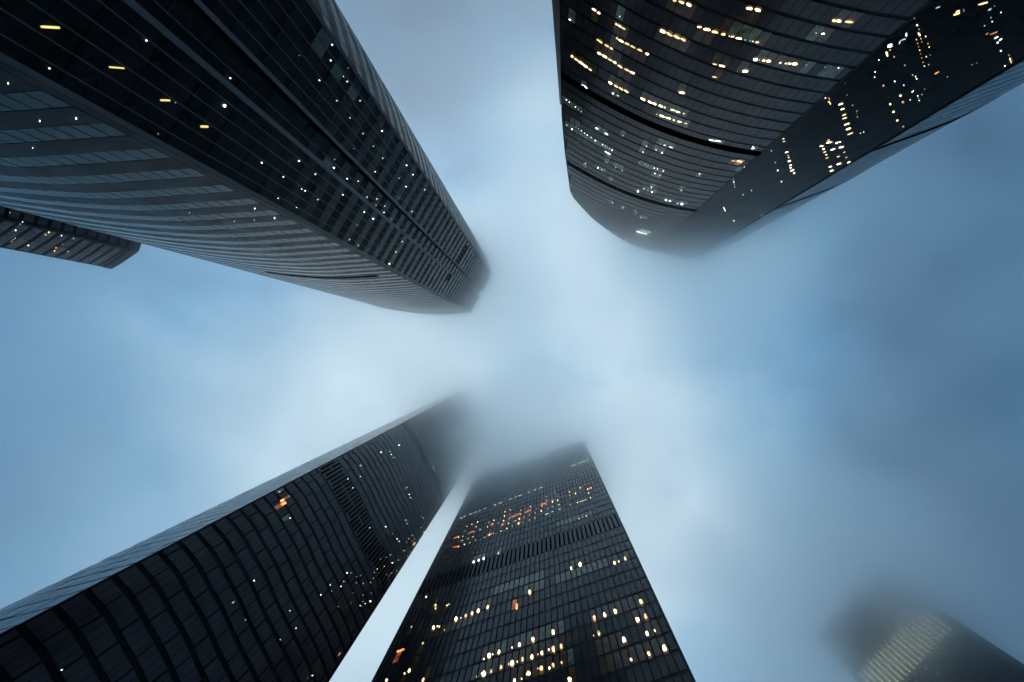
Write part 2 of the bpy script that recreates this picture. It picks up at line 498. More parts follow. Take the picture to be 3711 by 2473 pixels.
# mullions of the front, the two pilasters and corner posts
def fin(pl, s, wd, dp, name, mat, z1=None, tower=None, z0=0.0):
    tw = tower or T
    return tw.add_strip(pl, s - wd / 2, s + wd / 2, z0, z1 or (ZC + ZT), dp, name, mat, n=1)
for s in m1[1:-1]: fin(f1, s, 0.10, 0.16, 'mullion', M['mullion'])
for s in m2[1:-1]: fin(f2, s, 0.10, 0.16, 'mullion', M['mullion'])
fin(fr, mr_[1], 0.10, 0.25, 'mullion', M['mullion'])
full = Poly([A * U, Cc * U])
T.normal(f1, f1.p[0], f1.p[1]); full.sign = f1.sign
T.add_strip(full, b1 * U, b2 * U, 0, ZC + ZT + 1.2, 0.30, 'pilaster', M['trim'], n=1)
T.add_strip(full, b3 * U - 0.001, b4 * U, 0, ZC + ZT + 1.2, 0.30, 'pilaster', M['trim'], n=1)
fin(f1, 0.22, 0.42, 0.25, 'corner_post', M['trim'])
fin(f2, f2.len - 0.15, 0.24, 0.2, 'corner_post', M['trim'])
T.add_strip(left, 0.02, 0.78, 0, ZC + ZT - 1, 0.03, 'corner_panel', M['tl_span'], n=1)
T.add_strip(left, 0.0, left.len, ZC + ZT - 0.9, ZC + ZT + 1.0, 0.25, 'parapet', M['trim'], n=40)
T.add_strip(full, 0.6, b1 * U - 1.4, ZC + ZT - 5.0, ZC + ZT - 3.4, 0.12, 'vent_slot', M['black'], n=1)
T.add_strip(left, 5.2, 31.0, ZC + 105.0, ZC + 106.6, 0.10, 'vent_slot', M['black'], n=24)
# dark mechanical openings on the front
for s0 in [m2[i] for i in (0, 1, 2, 3, 4)]:
    T.add_strip(f2, s0 + 0.12, s0 + 1.2, ZC + fh * 33.02, ZC + fh * 33.52, 0.08, 'vent_slot', M['black'], n=1, proud=0.05)
T.add_strip(f1, m1[-3] + 0.12, m1[-1] - 0.1, ZC + fh * 33.02, ZC + fh * 33.52, 0.08, 'vent_slot', M['black'], n=1, proud=0.05)
def zo(ox, oy, s, pts):
    return [(ox + p[0] / s, oy + p[1] / s) + tuple((ox + p[2] / s, oy + p[3] / s) if len(p) > 3 and not isinstance(p[2], str) else ()) for p in pts]
# yellow ceiling panels and white downlights (first view 0,0 / 2.351)
S0 = 2.351
for a in ((330, 222, 505, 232, 24), (915, 567, 1055, 578, 16), (1354, 850, 1444, 852, 17), (1698, 1075, 1770, 1077, 22)):
    T.lamp(a[0] / S0, a[1] / S0, a[2] / S0, a[3] / S0, a[4] / S0, 'yellow', None, sq=6)
for a in ((410, 578, 30), (68, 700, 24), (338, 1022, 24), (648, 1000, 30), (278, 1253, 12), (1237, 342, 26), (1338, 1137, 16), (1905, 897, 48), (1955, 663, 22), (1487, 870, 12), (2224, 1384, 22)):
    T.lamp(a[0] / S0, a[1] / S0, w=a[2] / S0 * .6, kind='cool', glow=None)
for ox, oy, s, pts in (
    (900, 0, 3.92, ((1180, 632, 42), (1160, 856, 40), (712, 785, 18), (1000, 1138, 38), (1395, 1155, 46), (1342, 1083, 18), (1407, 962, 10), (1248, 1428, 38), (1578, 1428, 40))),
    (1200, 300, 3.92, ((258, 496, 16), (445, 720, 36), (717, 684, 38), (593, 900, 26), (314, 933, 16), (727, 1070, 34), (618, 1262, 28), (1065, 1172, 34), (1158, 1305, 32), (960, 1353, 30), (1058, 1475, 28), (1324, 1518, 22), (42, 1087, 22), (38, 1138, 18), (32, 1205, 46), (224, 1307, 18), (220, 1360, 34), (377, 1396, 20))),
    (1000, 0, 1.2645, ((103, 737, 13), (178, 797, 16), (31, 810, 9), (115, 866, 8), (131, 874, 8), (304, 892, 11), (92, 950, 10), (7, 908, 6), (402, 972, 12), (443, 1002, 12), (371, 1030, 8), (335, 1098, 10), (375, 1124, 11), (577, 1107, 11), (518, 1209, 11), (189, 914, 5), (415, 903, 13), (461, 911, 6), (456, 940, 8), (497, 944, 5), (493, 973, 6), (528, 1003, 6), (679, 870, 8), (565, 908, 5), (548, 1155, 5), (622, 969, 4))),
    (620, 700, 3.135, ((950, 168, 26), (1175, 277, 28), (945, 298, 24), (718, 315, 22), (210, 217, 14), (1417, 160, 18), (1212, 55, 12), (1660, 72, 10), (1830, 612, 10)))):
    for x, y, d in pts:
        T.lamp(ox + x / s, oy + y / s, w=max(2.2, d / s * .6), kind='cool', glow='glow_green' if d > 38 else None)
T.flush()

# ================================================================ 2. big curved tower, upper right
ZT = 205.0
T = Tower('broad curved tower at upper right with rows of yellow lit windows', 'skyscraper', ZT, ZT / F, (500, -620))
T.wash = True
T.glow = {}
U = T.unit
Kq = [(-40, -556), (0, -528), (35, -504), (85, -472.7), (130, -447), (180, -422), (230, -401), (280, -384), (340, -368.7), (400, -358.5)]
HT = [(-40, .02), (0, .12), (26, .394), (36, .515), (43, .59), (56, .675), (81, .80), (86, .825), (98, .845), (161, .897), (250, .945), (340, .988), (400, 1.0), (2000, 1.0)]
front = Poly([p * U for p in smooth(Kq, 6)])
Jq = [(605, -364), (650, -381), (702, -400), (756, -421), (804, -445), (860, -480), (930, -540), (980, -600)]
sliver = Poly([p * U for p in smooth(Jq, 6)])
cham = Poly([Vector((400, -358.5)) * U, Vector((605, -364)) * U])
topf = lambda p: ZC + ZT * interp(p.x / U, HT)
poly = front.p + sliver.p + [Vector((900, -800)) * U, Vector((400, -900)) * U, Vector((60, -800)) * U, Vector((-40, -640)) * U]
tops = [topf(p) for p in front.p] + [ZC + ZT * 1.10] * len(sliver.p) + [ZC + ZT, ZC + ZT, ZC + ZT * .9, ZC + ZT * .05]
T.solid(poly, tops, M['wall'])
fh = 0.01725 * ZT
nf = 58
eF = steps(front.len, 1.52)
T.grid(front, eF, range(2, nf), fh, 0.33 * fh, 0.09, 0.91, 0.10, 'tr_glass', topf=topf, tilt=0.004)
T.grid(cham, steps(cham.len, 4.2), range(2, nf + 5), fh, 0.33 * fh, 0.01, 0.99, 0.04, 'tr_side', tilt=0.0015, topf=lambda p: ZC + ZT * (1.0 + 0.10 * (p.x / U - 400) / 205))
T.grid(sliver, steps(sliver.len, 1.52), range(2, nf + 5), fh, 0.33 * fh, 0.07, 0.93, 0.03, 'edge_glass', tilt=0.001)
def frange(poly_, z):
    """arclength where the front starts to stand at height z"""
    s = 0.0
    while s < poly_.len and topf(poly_.at(s)) < z + 1: s += 0.25
    return s
for sN, hb in ((0.505, 1.05), (0.712, 1.15)):
    zb = ZC + ZT * sN
    T.add_strip(front, frange(front, zb + hb), front.len, zb - hb, zb + hb, 0.12, 'louvre_band', M['black'], n=50, proud=0.05)
    T.add_strip(sliver, 0.0, sliver.len, zb - hb * .8, zb + hb * .8, 0.12, 'louvre_band', M['black'], n=40, proud=0.05)
fin(cham, cham.len - 0.2, 0.4, 0.2, 'corner_post', M['wall_soft'], z1=ZC + ZT, tower=T)
fin(front, front.len - 0.1, 0.2, 0.15, 'corner_post', M['wall_soft'], z1=ZC + ZT, tower=T)
ox, oy, s = 2000, 0, 3.92
for a in ((572, 115, 640, 158), (645, 165, 690, 195), (900, 330, 955, 362), (955, 355, 985, 380), (990, 385, 1050, 415),
          (1540, 420, 1620, 460), (1625, 455, 1722, 515), (1730, 495, 1826, 550), (1830, 540, 1915, 585),
          (1720, -5, 1780, 10), (1803, 10, 1890, 48), (1915, 45, 1990, 85),
          (630, 545, 735, 622), (740, 618, 820, 672), (825, 672, 875, 700),
          (915, 535, 945, 550), (950, 557, 1025, 600), (1035, 605, 1113, 640), (1120, 645, 1200, 687), (1210, 690, 1292, 730), (1330, 752, 1385, 775),
          (645, 740, 708, 775), (715, 778, 790, 822), (797, 828, 870, 870), (875, 872, 920, 902), (928, 915, 1020, 968), (1027, 968, 1105, 1012), (1110, 1012, 1186, 1050),
          (275, 787, 306, 810), (312, 820, 375, 860), (381, 865, 445, 910), (450, 915, 512, 962), (517, 968, 570, 1002),
          (800, 1155, 860, 1195), (882, 1203, 945, 1240), (950, 1235, 1022, 1283), (1028, 1275, 1095, 1318),
          (1257, 1385, 1335, 1428), (1365, 1430, 1420, 1462), (1425, 1452, 1488, 1488), (1516, 1488, 1582, 1520), (1592, 1515, 1622, 1532),
          (1805, 1298, 1890, 1335)):
    big = a[0] > 1500 and a[1] < 600
    T.lamp(ox + a[0] / s, oy + a[1] / s, ox + a[2] / s, oy + a[3] / s, (46 if big else 27) / s, 'warm', 'glow_warm', [0])
for x0, y0, x1, y1, d in ((245, 268, 275, 285, 26), (855, 1318, 885, 1332, 22), (920, 1347, 965, 1368, 16), (415, 1198, 465, 1215, 18), (465, 1215, 512, 1268, 20), (966, 232, 968, 232, 10)):
    T.lamp(ox + x0 / s, oy + y0 / s, ox + x1 / s, oy + y1 / s, d / s, 'cool', 'glow_cool', [0])
ox, oy, s = 2450, 0, 3.267
for a in ((835, 90, 915, 102, 38), (930, 105, 1010, 122, 38), (1842, 240, 1895, 240, 38), (1900, 245, 1958, 245, 38), (2190 - 205, 250, 2110, 260, 34),
          (245, 312, 312, 320, 26), (328, 340, 412, 352, 28), (422, 368, 508, 382, 32), (530, 402, 592, 404, 36), (645, 430, 695, 430, 26), (708, 445, 790, 455, 28), (938, 497, 985, 495, 26),
          (918, 700, 968, 700, 34), (1015, 712, 1068, 712, 34), (1072, 720, 1125, 718, 34), (1220, 742, 1252, 738, 24), (1286, 747, 1320, 747, 24), (1326, 750, 1365, 750, 26), (1370, 756, 1445, 752, 32),
          (785, 838, 858, 842, 30), (430, 752, 490, 762, 18), (505, 770, 580, 784, 20), (420, 902, 490, 914, 14), (1720, 398, 1765, 392, 18), (35, 1090, 108, 1100, 32)):
    T.lamp(ox + a[0] / s, oy + a[1] / s, ox + a[2] / s, oy + a[3] / s, a[4] / s, 'warm', 'glow_warm', [0])
for x, y, d in ((1660, 386, 14), (820, 468, 16), (880, 480, 18), (912, 486, 12), (1545, 765, 10), (1762, 790, 10), (1925, 800, 18), (632, 424, 8), (990, 706, 14)):
    T.lamp(ox + x / s, oy + y / s, w=d / s, kind='cool', glow='glow_cool', only=[0])
ox, oy, s = 2020, 300, 3.92
for a in ((1608, 372, 1675, 395, 18), (1682, 400, 1745, 420, 20), (1780, 430, 1818, 440, 14), (1450, 458, 1528, 485, 26), (1538, 488, 1612, 508, 20), (1635, 520, 1676, 535, 20), (1710, 545, 1770, 560, 16), (1803, 568, 1850, 583, 12)):
    T.lamp(ox + a[0] / s, oy + a[1] / s, ox + a[2] / s, oy + a[3] / s, a[4] / s, 'warm', 'glow_cool', [0])
for a in ((540, 635, 585, 660, 12), (675, 712, 722, 738, 14), (668, 968, 758, 1018, 14), (1590, 905, 1640, 925, 10)):
    T.lamp(ox + a[0] / s, oy + a[1] / s, ox + a[2] / s, oy + a[3] / s, a[4] / s, 'cool', 'glow_cool', [0])
for x, y, d in ((130, 240, 18), (172, 272, 20), (205, 299, 10), (258, 340, 20), (298, 373, 20), (343, 406, 20), (135, 601, 22), (210, 660, 26), (229, 594, 10), (267, 624, 16), (304, 652, 16), (343, 679, 16), (388, 714, 16), (427, 741, 18), (483, 776, 10), (541, 820, 20),
                (645, 878, 18), (680, 898, 16), (708, 914, 16), (742, 934, 16), (780, 955, 18), (932, 748, 20), (1270, 900, 28), (1218, 984, 38), (1403, 952, 34), (1487, 993, 30), (1412, 445, 24), (1522, 886, 12), (1470, 868, 12),
                (1163, 1130, 14), (1243, 1161, 16), (1287, 1179, 10), (1377, 1211, 18), (1422, 1222, 16), (1507, 1250, 18), (1390, 1287, 20), (1458, 1312, 28), (400, 1145, 12), (578, 1208, 22), (634, 1232, 22), (697, 1130, 12), (830, 1204, 8), (922, 1248, 10), (778, 1377, 12),
                (1337, 1484, 20), (1228, 1508, 14), (1285, 1529, 16), (1345, 1552, 22), (1144, 1543, 28), (1757, 1530, 14)):
    T.lamp(ox + x / s, oy + y / s, w=max(2.2, d / s * .9), kind='cool', glow='glow_cool', only=[0])
ox, oy, s = 2400, 400, 3.92
for a in ((660, 410, 738, 430, 16), (742, 425, 842, 440, 16), (1268, 540, 1316, 535, 12), (38, 1273, 70, 1277, 22), (95, 1287, 125, 1292, 16), (205, 1322, 232, 1320, 28), (262, 1330, 298, 1332, 32), (20, 492, 45, 498, 10), (98, 515, 152, 532, 10)):
    T.lamp(ox + a[0] / s, oy + a[1] / s, ox + a[2] / s, oy + a[3] / s, a[4] / s, 'cool', 'glow_cool', [0])
T.lamp(ox + 980 / s, oy + 714 / s, ox + 1042 / s, oy + 718 / s, 16 / s, 'amber', 'glow_warm', [0])
T.lamp(ox + 1055 / s, oy + 718 / s, ox + 1137 / s, oy + 728 / s, 24 / s, 'amber', 'glow_orange', [0])
for x, y, d in ((1293, 512, 20), (530, 899, 12), (268, 1138, 16), (1168, 804, 18)):
    T.lamp(ox + x / s, oy + y / s, w=max(2.2, d / s), kind='cool', glow='glow_cool', only=[0])
ox, oy, s = 2020, 560, 3.92    # four bright strips near the roof
for i in range(4):
    T.lamp(ox + (1185 - i * 23) / s, oy + (1060 + i * 10) / s, ox + (1345 - i * 22) / s, oy + (1108 + i * 9) / s, 9 / s, 'cool', None, [0], sq=6)
for x, y, d in ((1187, 895, 12), (1215, 910, 12), (1118, 832, 8), (933, 758, 10), (785, 686, 10)):
    T.lamp(ox + x / s, oy + y / s, w=max(2.0, d / s), kind='cool', glow='glow_cool', only=[0])
# reflected city lights, painted as glowing shapes on the dark glass side
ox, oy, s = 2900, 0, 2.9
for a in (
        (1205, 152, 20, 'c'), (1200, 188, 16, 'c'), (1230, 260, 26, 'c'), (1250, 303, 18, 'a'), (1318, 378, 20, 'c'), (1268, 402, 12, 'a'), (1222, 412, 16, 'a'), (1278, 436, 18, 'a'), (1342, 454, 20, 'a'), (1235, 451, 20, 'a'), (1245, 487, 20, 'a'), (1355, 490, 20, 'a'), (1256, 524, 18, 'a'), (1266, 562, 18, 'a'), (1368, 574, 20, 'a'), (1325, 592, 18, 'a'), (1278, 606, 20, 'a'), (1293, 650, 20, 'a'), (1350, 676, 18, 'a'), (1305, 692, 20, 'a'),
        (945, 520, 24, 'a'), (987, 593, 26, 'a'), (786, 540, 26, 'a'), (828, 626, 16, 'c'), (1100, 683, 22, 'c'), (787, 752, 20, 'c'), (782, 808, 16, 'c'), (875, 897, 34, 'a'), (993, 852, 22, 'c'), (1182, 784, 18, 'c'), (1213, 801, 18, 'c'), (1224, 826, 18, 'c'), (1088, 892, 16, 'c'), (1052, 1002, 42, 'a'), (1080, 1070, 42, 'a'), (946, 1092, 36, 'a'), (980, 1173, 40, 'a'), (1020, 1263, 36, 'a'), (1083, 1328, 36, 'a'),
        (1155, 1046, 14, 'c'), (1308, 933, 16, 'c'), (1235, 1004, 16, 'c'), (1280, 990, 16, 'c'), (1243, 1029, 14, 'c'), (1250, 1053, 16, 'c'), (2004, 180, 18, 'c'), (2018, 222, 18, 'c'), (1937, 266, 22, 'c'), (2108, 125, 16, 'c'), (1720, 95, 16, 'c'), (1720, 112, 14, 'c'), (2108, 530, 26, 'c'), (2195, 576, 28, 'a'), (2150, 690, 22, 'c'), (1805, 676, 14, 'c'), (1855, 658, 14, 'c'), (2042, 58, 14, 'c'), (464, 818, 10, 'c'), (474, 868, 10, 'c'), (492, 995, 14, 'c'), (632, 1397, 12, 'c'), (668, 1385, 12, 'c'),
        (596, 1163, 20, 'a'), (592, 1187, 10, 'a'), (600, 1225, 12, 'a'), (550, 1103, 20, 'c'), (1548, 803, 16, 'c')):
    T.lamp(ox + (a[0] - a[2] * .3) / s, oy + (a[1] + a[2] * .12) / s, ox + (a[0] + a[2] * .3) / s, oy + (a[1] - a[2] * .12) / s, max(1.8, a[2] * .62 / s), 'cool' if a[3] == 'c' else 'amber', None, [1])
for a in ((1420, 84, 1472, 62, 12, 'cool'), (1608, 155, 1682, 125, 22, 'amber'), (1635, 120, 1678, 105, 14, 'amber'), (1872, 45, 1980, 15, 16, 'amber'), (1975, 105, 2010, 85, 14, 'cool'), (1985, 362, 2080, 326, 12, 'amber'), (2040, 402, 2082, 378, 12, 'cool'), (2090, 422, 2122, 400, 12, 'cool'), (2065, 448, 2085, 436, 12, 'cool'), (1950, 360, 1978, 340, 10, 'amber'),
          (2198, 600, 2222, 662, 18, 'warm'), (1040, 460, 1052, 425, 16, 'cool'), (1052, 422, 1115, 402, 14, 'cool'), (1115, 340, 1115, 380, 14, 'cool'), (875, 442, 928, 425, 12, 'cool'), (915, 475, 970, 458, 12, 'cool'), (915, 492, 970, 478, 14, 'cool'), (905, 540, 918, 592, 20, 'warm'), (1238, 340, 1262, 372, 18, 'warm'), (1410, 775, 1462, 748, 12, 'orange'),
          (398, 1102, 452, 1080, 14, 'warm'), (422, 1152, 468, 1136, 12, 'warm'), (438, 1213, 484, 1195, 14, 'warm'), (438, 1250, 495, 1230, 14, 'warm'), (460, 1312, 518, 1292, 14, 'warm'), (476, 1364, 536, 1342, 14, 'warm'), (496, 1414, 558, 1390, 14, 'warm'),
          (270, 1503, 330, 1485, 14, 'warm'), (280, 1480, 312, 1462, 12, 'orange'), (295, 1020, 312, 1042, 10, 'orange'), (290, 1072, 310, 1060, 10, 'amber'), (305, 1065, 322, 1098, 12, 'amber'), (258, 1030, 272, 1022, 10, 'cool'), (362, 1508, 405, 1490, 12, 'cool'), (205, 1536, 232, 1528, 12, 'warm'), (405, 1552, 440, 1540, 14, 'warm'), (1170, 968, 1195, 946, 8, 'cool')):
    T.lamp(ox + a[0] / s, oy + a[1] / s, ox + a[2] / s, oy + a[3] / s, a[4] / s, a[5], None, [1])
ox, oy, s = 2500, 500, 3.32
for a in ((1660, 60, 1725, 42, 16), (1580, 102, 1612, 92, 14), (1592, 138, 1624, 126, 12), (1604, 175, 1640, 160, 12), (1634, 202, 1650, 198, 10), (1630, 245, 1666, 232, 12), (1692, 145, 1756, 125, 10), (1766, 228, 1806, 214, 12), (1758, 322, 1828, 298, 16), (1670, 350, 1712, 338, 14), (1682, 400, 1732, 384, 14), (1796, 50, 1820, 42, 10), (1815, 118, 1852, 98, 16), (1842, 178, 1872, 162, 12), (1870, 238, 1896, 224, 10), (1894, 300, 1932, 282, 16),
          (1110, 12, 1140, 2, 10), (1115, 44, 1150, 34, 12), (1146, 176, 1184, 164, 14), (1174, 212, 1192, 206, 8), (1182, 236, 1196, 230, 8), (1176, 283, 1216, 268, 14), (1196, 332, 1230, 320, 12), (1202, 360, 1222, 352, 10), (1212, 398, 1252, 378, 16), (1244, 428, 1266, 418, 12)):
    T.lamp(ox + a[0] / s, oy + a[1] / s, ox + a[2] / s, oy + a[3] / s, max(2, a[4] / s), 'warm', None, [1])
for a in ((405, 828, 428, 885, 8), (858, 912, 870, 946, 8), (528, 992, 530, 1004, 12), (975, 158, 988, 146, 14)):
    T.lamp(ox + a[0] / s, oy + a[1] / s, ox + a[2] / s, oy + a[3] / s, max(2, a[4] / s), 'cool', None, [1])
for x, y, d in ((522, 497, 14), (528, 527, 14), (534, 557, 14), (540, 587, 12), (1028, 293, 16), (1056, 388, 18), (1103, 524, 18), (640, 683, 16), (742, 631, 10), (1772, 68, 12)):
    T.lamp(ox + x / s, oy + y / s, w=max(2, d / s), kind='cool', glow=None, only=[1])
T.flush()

# ================================================================ 3. curved tower, lower left
ZL = 190.0
T = Tower('blackish tower at lower left with one orange window near its pale side edge', 'skyscraper', 330, ZL / F, (-620, 560))
T.glow = {}
U = T.unit
ZT = 330.0
Bq = [(-503, 265), (-480, 292), (-462, 323), (-441, 360), (-422, 402), (-395, 455), (-370, 506), (-352.4, 550.8)]
Sq = [(-503, 265), (-530, 272.5), (-565, 281.5), (-610, 295), (-660, 318), (-720, 356), (-780, 400)]
front = Poly([p * U for p in smooth(Bq, 6)])
side = Poly([p * U for p in smooth(Sq, 6)])
poly = front.p + [Vector((-420, 640)) * U, Vector((-620, 640)) * U] + [p for p in reversed(side.p)][:-1]
T.solid(poly, [ZC + ZT] * len(poly), M['wall'])
fh = ZL / 51.6
eF = [0.25]
i = 0
thick = set()
grp = random.choice((3, 4, 5))
while eF[-1] < front.len - 1.2:
    eF.append(min(front.len - 0.1, eF[-1] + random.choice((0.6, 0.95, 1.05, 1.15))))
    grp -= 1
    if grp == 0:
        thick.add(len(eF) - 1); grp = random.choice((3, 4, 5))
lv1, lv2 = (31, 32, 33), (50, 51)
pan0 = len(T.panes)
T.grid(front, eF, [k for k in range(2, 89) if k not in lv1 + lv2], fh, 0.7 * fh, 0.13, 0.87, 0.06, 'bl_glass', tilt=0.006)
# thicker piers between groups of panes: they step sideways from floor to floor
rnd = {}
for p in T.panes[pan0:]:
    k, c = p[5], p[4]
    sh = rnd.setdefault(k, random.randint(0, 3))
    if (c + (k % 2) * 2 + sh // 2) % 4 == 0:
        for j in (1, 2):
            for arr, kk in ((p[0], j), (p[1], j)):
                a = arr[0 if j == 1 else 3]; b = arr[kk]
                arr[kk] = (b[0] + (a[0] - b[0]) * .26, b[1] + (a[1] - b[1]) * .26, b[2])
T.grid(side, steps(side.len, 1.35, 0.2), range(2, 89), fh, 0.7 * fh, 0.06, 0.94, 0.10, 'pale_sheen_glass', tilt=0.010)
def slots(T, pl, e, k0, k1, fh, zoff, wfrac, name, stagger=True, every=1):
    for i in range(0, len(e) - 1, every):
        a, b = e[i], e[i + 1]
        if b - a < 0.3: continue
        zs = random.choice((0, .25)) * fh if stagger else 0
        T.add_strip(pl, a + (b - a) * (1 - wfrac) / 2, b - (b - a) * (1 - wfrac) / 2, ZC + zoff + k0 * fh + zs, ZC + zoff + k1 * fh + zs - .3, 0.15, name, M['black'], n=1, proud=0.06)
backing = T.add_strip(front, 0.2, front.len - .1, ZC + 0.7 * fh + 31.1 * fh, ZC + 0.7 * fh + 33.95 * fh, 0.05, 'louvre_panel', M['bl_glass'], n=30)
T.add_strip(front, 0.2, front.len - .1, ZC + 0.7 * fh + 50.1 * fh, ZC + 0.7 * fh + 51.95 * fh, 0.05, 'louvre_panel', M['bl_glass'], n=30)
eS = steps(front.len, 1.05, 0.3)
slots(T, front, eS, 31.2, 32.5, fh, 0.7 * fh, .5, 'louvre')
slots(T, front, eS, 32.5, 33.7, fh, 0.7 * fh, .5, 'louvre')
slots(T, front, steps(front.len, 1.3, 0.3), 50.2, 51.7, fh, 0.7 * fh, .5, 'louvre')
ox, oy, s = 600, 1700, 3.137
T.lamp(ox + 1283 / s, oy + 265 / s, ox + 1302 / s, oy + 262 / s, 14 / s, 'cool', 'glow_cool', [0])
T.lamp(ox + 1405 / s, oy + 565 / s, ox + 1418 / s, oy + 558 / s, 16 / s, 'amber', 'glow_cool', [0])
T.lamp(ox + 1300 / s, oy + 372 / s, ox + 1345 / s, oy + 352 / s, 36 / s, 'orange', 'glow_orange', [0], sq=4, name='lit_window')
T.lamp(ox + 1308 / s, oy + 412 / s, ox + 1368 / s, oy + 384 / s, 42 / s, 'orange', 'glow_orange', [0], sq=4)
T.lamp(ox + 1318 / s, oy + 408 / s, ox + 1345 / s, oy + 398 / s, 18 / s, 'amber', None, [0])
for a in ((745, 1533, 776, 1512, 12, 'cool'), (998, 1265, 1006, 1280, 14, 'cool'), (1838, 866, 1852, 855, 8, 'cool'), (1860, 1325, 1868, 1318, 10, 'amber'), (1758, 1438, 1765, 1430, 10, 'cool')):
    T.lamp(ox + a[0] / s, oy + a[1] / s, ox + a[2] / s, oy + a[3] / s, a[4] / s, a[5], None, [0])
ox, oy, s = 1000, 1450, 3.136
for x, y, d in ((40, 1048, 20), (1395, 516, 16), (1192, 596, 18), (1293, 585, 12), (1310, 622, 12), (1330, 657, 18), (962, 747, 18), (907, 782, 12), (957, 872, 10), (818, 903, 20), (843, 951, 20), (868, 999, 20), (1487, 996, 18), (1513, 1076, 12), (1527, 1112, 10), (1790, 775, 10), (1800, 802, 10), (1470, 1367, 16), (1486, 1410, 18), (1244, 1441, 16), (1062, 1455, 10), (1672, 1345, 8), (1680, 1505, 12)):
    T.lamp(ox + x / s, oy + y / s, w=max(2, d / s * .85), kind='cool', glow='glow_cool' if d > 17 else None, only=[0])
ox, oy, s = 600, 2000, 3.137
for x, y, d, kd in ((1762, 493, 16, 'cool'), (1868, 380, 16, 'amber'), (1990, 396, 12, 'cool'), (2106, 243, 12, 'cool'), (2060, 243, 16, 'cool'), (2168, 287, 12, 'cool'), (2244, 363, 10, 'cool'), (2207, 613, 10, 'cool'), (2266, 592, 10, 'cool'), (2324, 565, 26, 'warm'), (1300, 1003, 16, 'warm'), (1408, 673, 10, 'cool'), (1478, 872, 10, 'cool'), (1608, 1438, 10, 'cool'), (1664, 1410, 16, 'cool'), (903, 778, 8, 'amber'), (2022, 341, 8, 'cool')):
    T.lamp(ox + x / s, oy + y / s, w=max(2, d / s * .85), kind=kd, glow=None, only=[0])
T.lamp(ox + 1955 / s, oy + 1190 / s, ox + 1985 / s, oy + 1145 / s, 10 / s, 'amber', None, [0])
ox, oy, s = 1350, 1950, 2.998
T.lamp(ox + 436 / s, oy + 85 / s, ox + 462 / s, oy + 45 / s, 26 / s, 'amber', None, [0])
for x, y, d in ((78, 230, 18), (45, 136, 16), (192, 186, 12), (142, 211, 10), (212, 272, 14), (276, 241, 10), (45, 338, 14), (64, 378, 12), (142, 396, 16), (205, 384, 12), (8, 440, 12), (125, 311, 8), (290, 40, 8), (265, 12, 12)):
    T.lamp(ox + x / s, oy + y / s, w=max(2, d / s * .85), kind='cool', glow=None, only=[0])
T.lamp(0 + 722 / 3.316, 2000 + 1432 / 3.316, 745 / 3.316, 2000 + 1420 / 3.316, 3.2, 'cool', None, [0])
rl = random.Random(4)
for i in range(34):
    t_ = rl.random()
    T.lamp(1560 - 330 * t_ + rl.gauss(0, 32), 1880 + 330 * t_ + rl.gauss(0, 40), w=rl.uniform(2.2, 3.2), kind='cool_dim', glow=None, only=[0])
T.flush()

# ================================================================ 4. flat faced tower, bottom centre
ZT = 225.0
T = Tower('flat faced tower at bottom centre with orange lit floors above a slotted band', 'skyscraper', ZT, ZT / F, (-40, 620))
T.wash = True
T.glow = {}
U = T.unit
Lc, Rc = Vector((-238, 466)), Vector((154, 331))
front = Poly([Lc * U, Rc * U])
dn = Vector((0.345, 0.94)) * 330
poly = [Lc * U, Rc * U, (Rc + dn) * U, (Lc + dn) * U]
T.solid(poly, [ZC + ZT] * 4, M['wall_soft'])
fh = 0.01953 * ZT
zoff = 0.6 * fh - fh
eF = steps(front.len - 0.3, 9.2 * U, 0.3)
klv = (27, 28)
T.grid(front, eF, [k for k in range(3, 51) if k not in klv], fh, zoff, 0.08, 0.92, 0.26, 'c_glass', tilt=0.004)
T.add_strip(front, 0.3, front.len - .3, ZC + zoff + 27.04 * fh, ZC + zoff + 28.96 * fh, 0.04, 'louvre_panel', M['c_glass'], n=1)
for i in range(len(eF) - 1):
    a = (eF[i] + eF[i + 1]) / 2
    T.add_strip(front, a - 0.22, a + 0.22, ZC + zoff + 27.1 * fh, ZC + zoff + 28.85 * fh, 0.12, 'louvre', M['black'], n=1, proud=0.05)
fin(front, front.len - 0.15, 0.3, 0.12, 'corner_post', M['wall_soft'], z1=ZC + ZT, tower=T)
fin(front, 0.15, 0.3, 0.12, 'corner_post', M['wall_soft'], z1=ZC + ZT, tower=T)
def radial(T, ox, oy, s, x, y, d, kd='warm', gl='glow_warm', asp=1.5):
    px, py = ox + x / s, oy + y / s
    r = Vector((px - VX, py - VY)).normalized() * (d / s) * (asp / 2)
    T.lamp(px - r.x, py - r.y, px + r.x, py + r.y, max(2.0, d / s), kd, gl, [0])
for x, y, d in ((95, 1108, 36), (315, 1030, 40), (62, 595, 34), (608, 292, 34), (511, 335, 24), (983, 275, 26), (1028, 260, 20), (1097, 228, 34), (1270, 697, 42), (762, 875, 44), (875, 838, 34), (990, 802, 34), (1232, 893, 42), (1322, 860, 44), (812, 1038, 38), (1085, 1110, 44), (1337, 1045, 36), (1420, 1012, 18), (755, 1065, 14), (1525, 1203, 52), (1358, 1268, 42), (1162, 1328, 24),
                (88, 1297, 34), (192, 1255, 34), (318, 1212, 44), (404, 1182, 44), (187, 1423, 44), (316, 1388, 36), (275, 1420, 20), (48, 1472, 26), (495, 1550, 44), (150, 1270, 12), (268, 1220, 16), (30, 1490, 12), (148, 1425, 10), (408, 1360, 20)):
    radial(T, 1900, 1950, 2.9985, x, y, d)
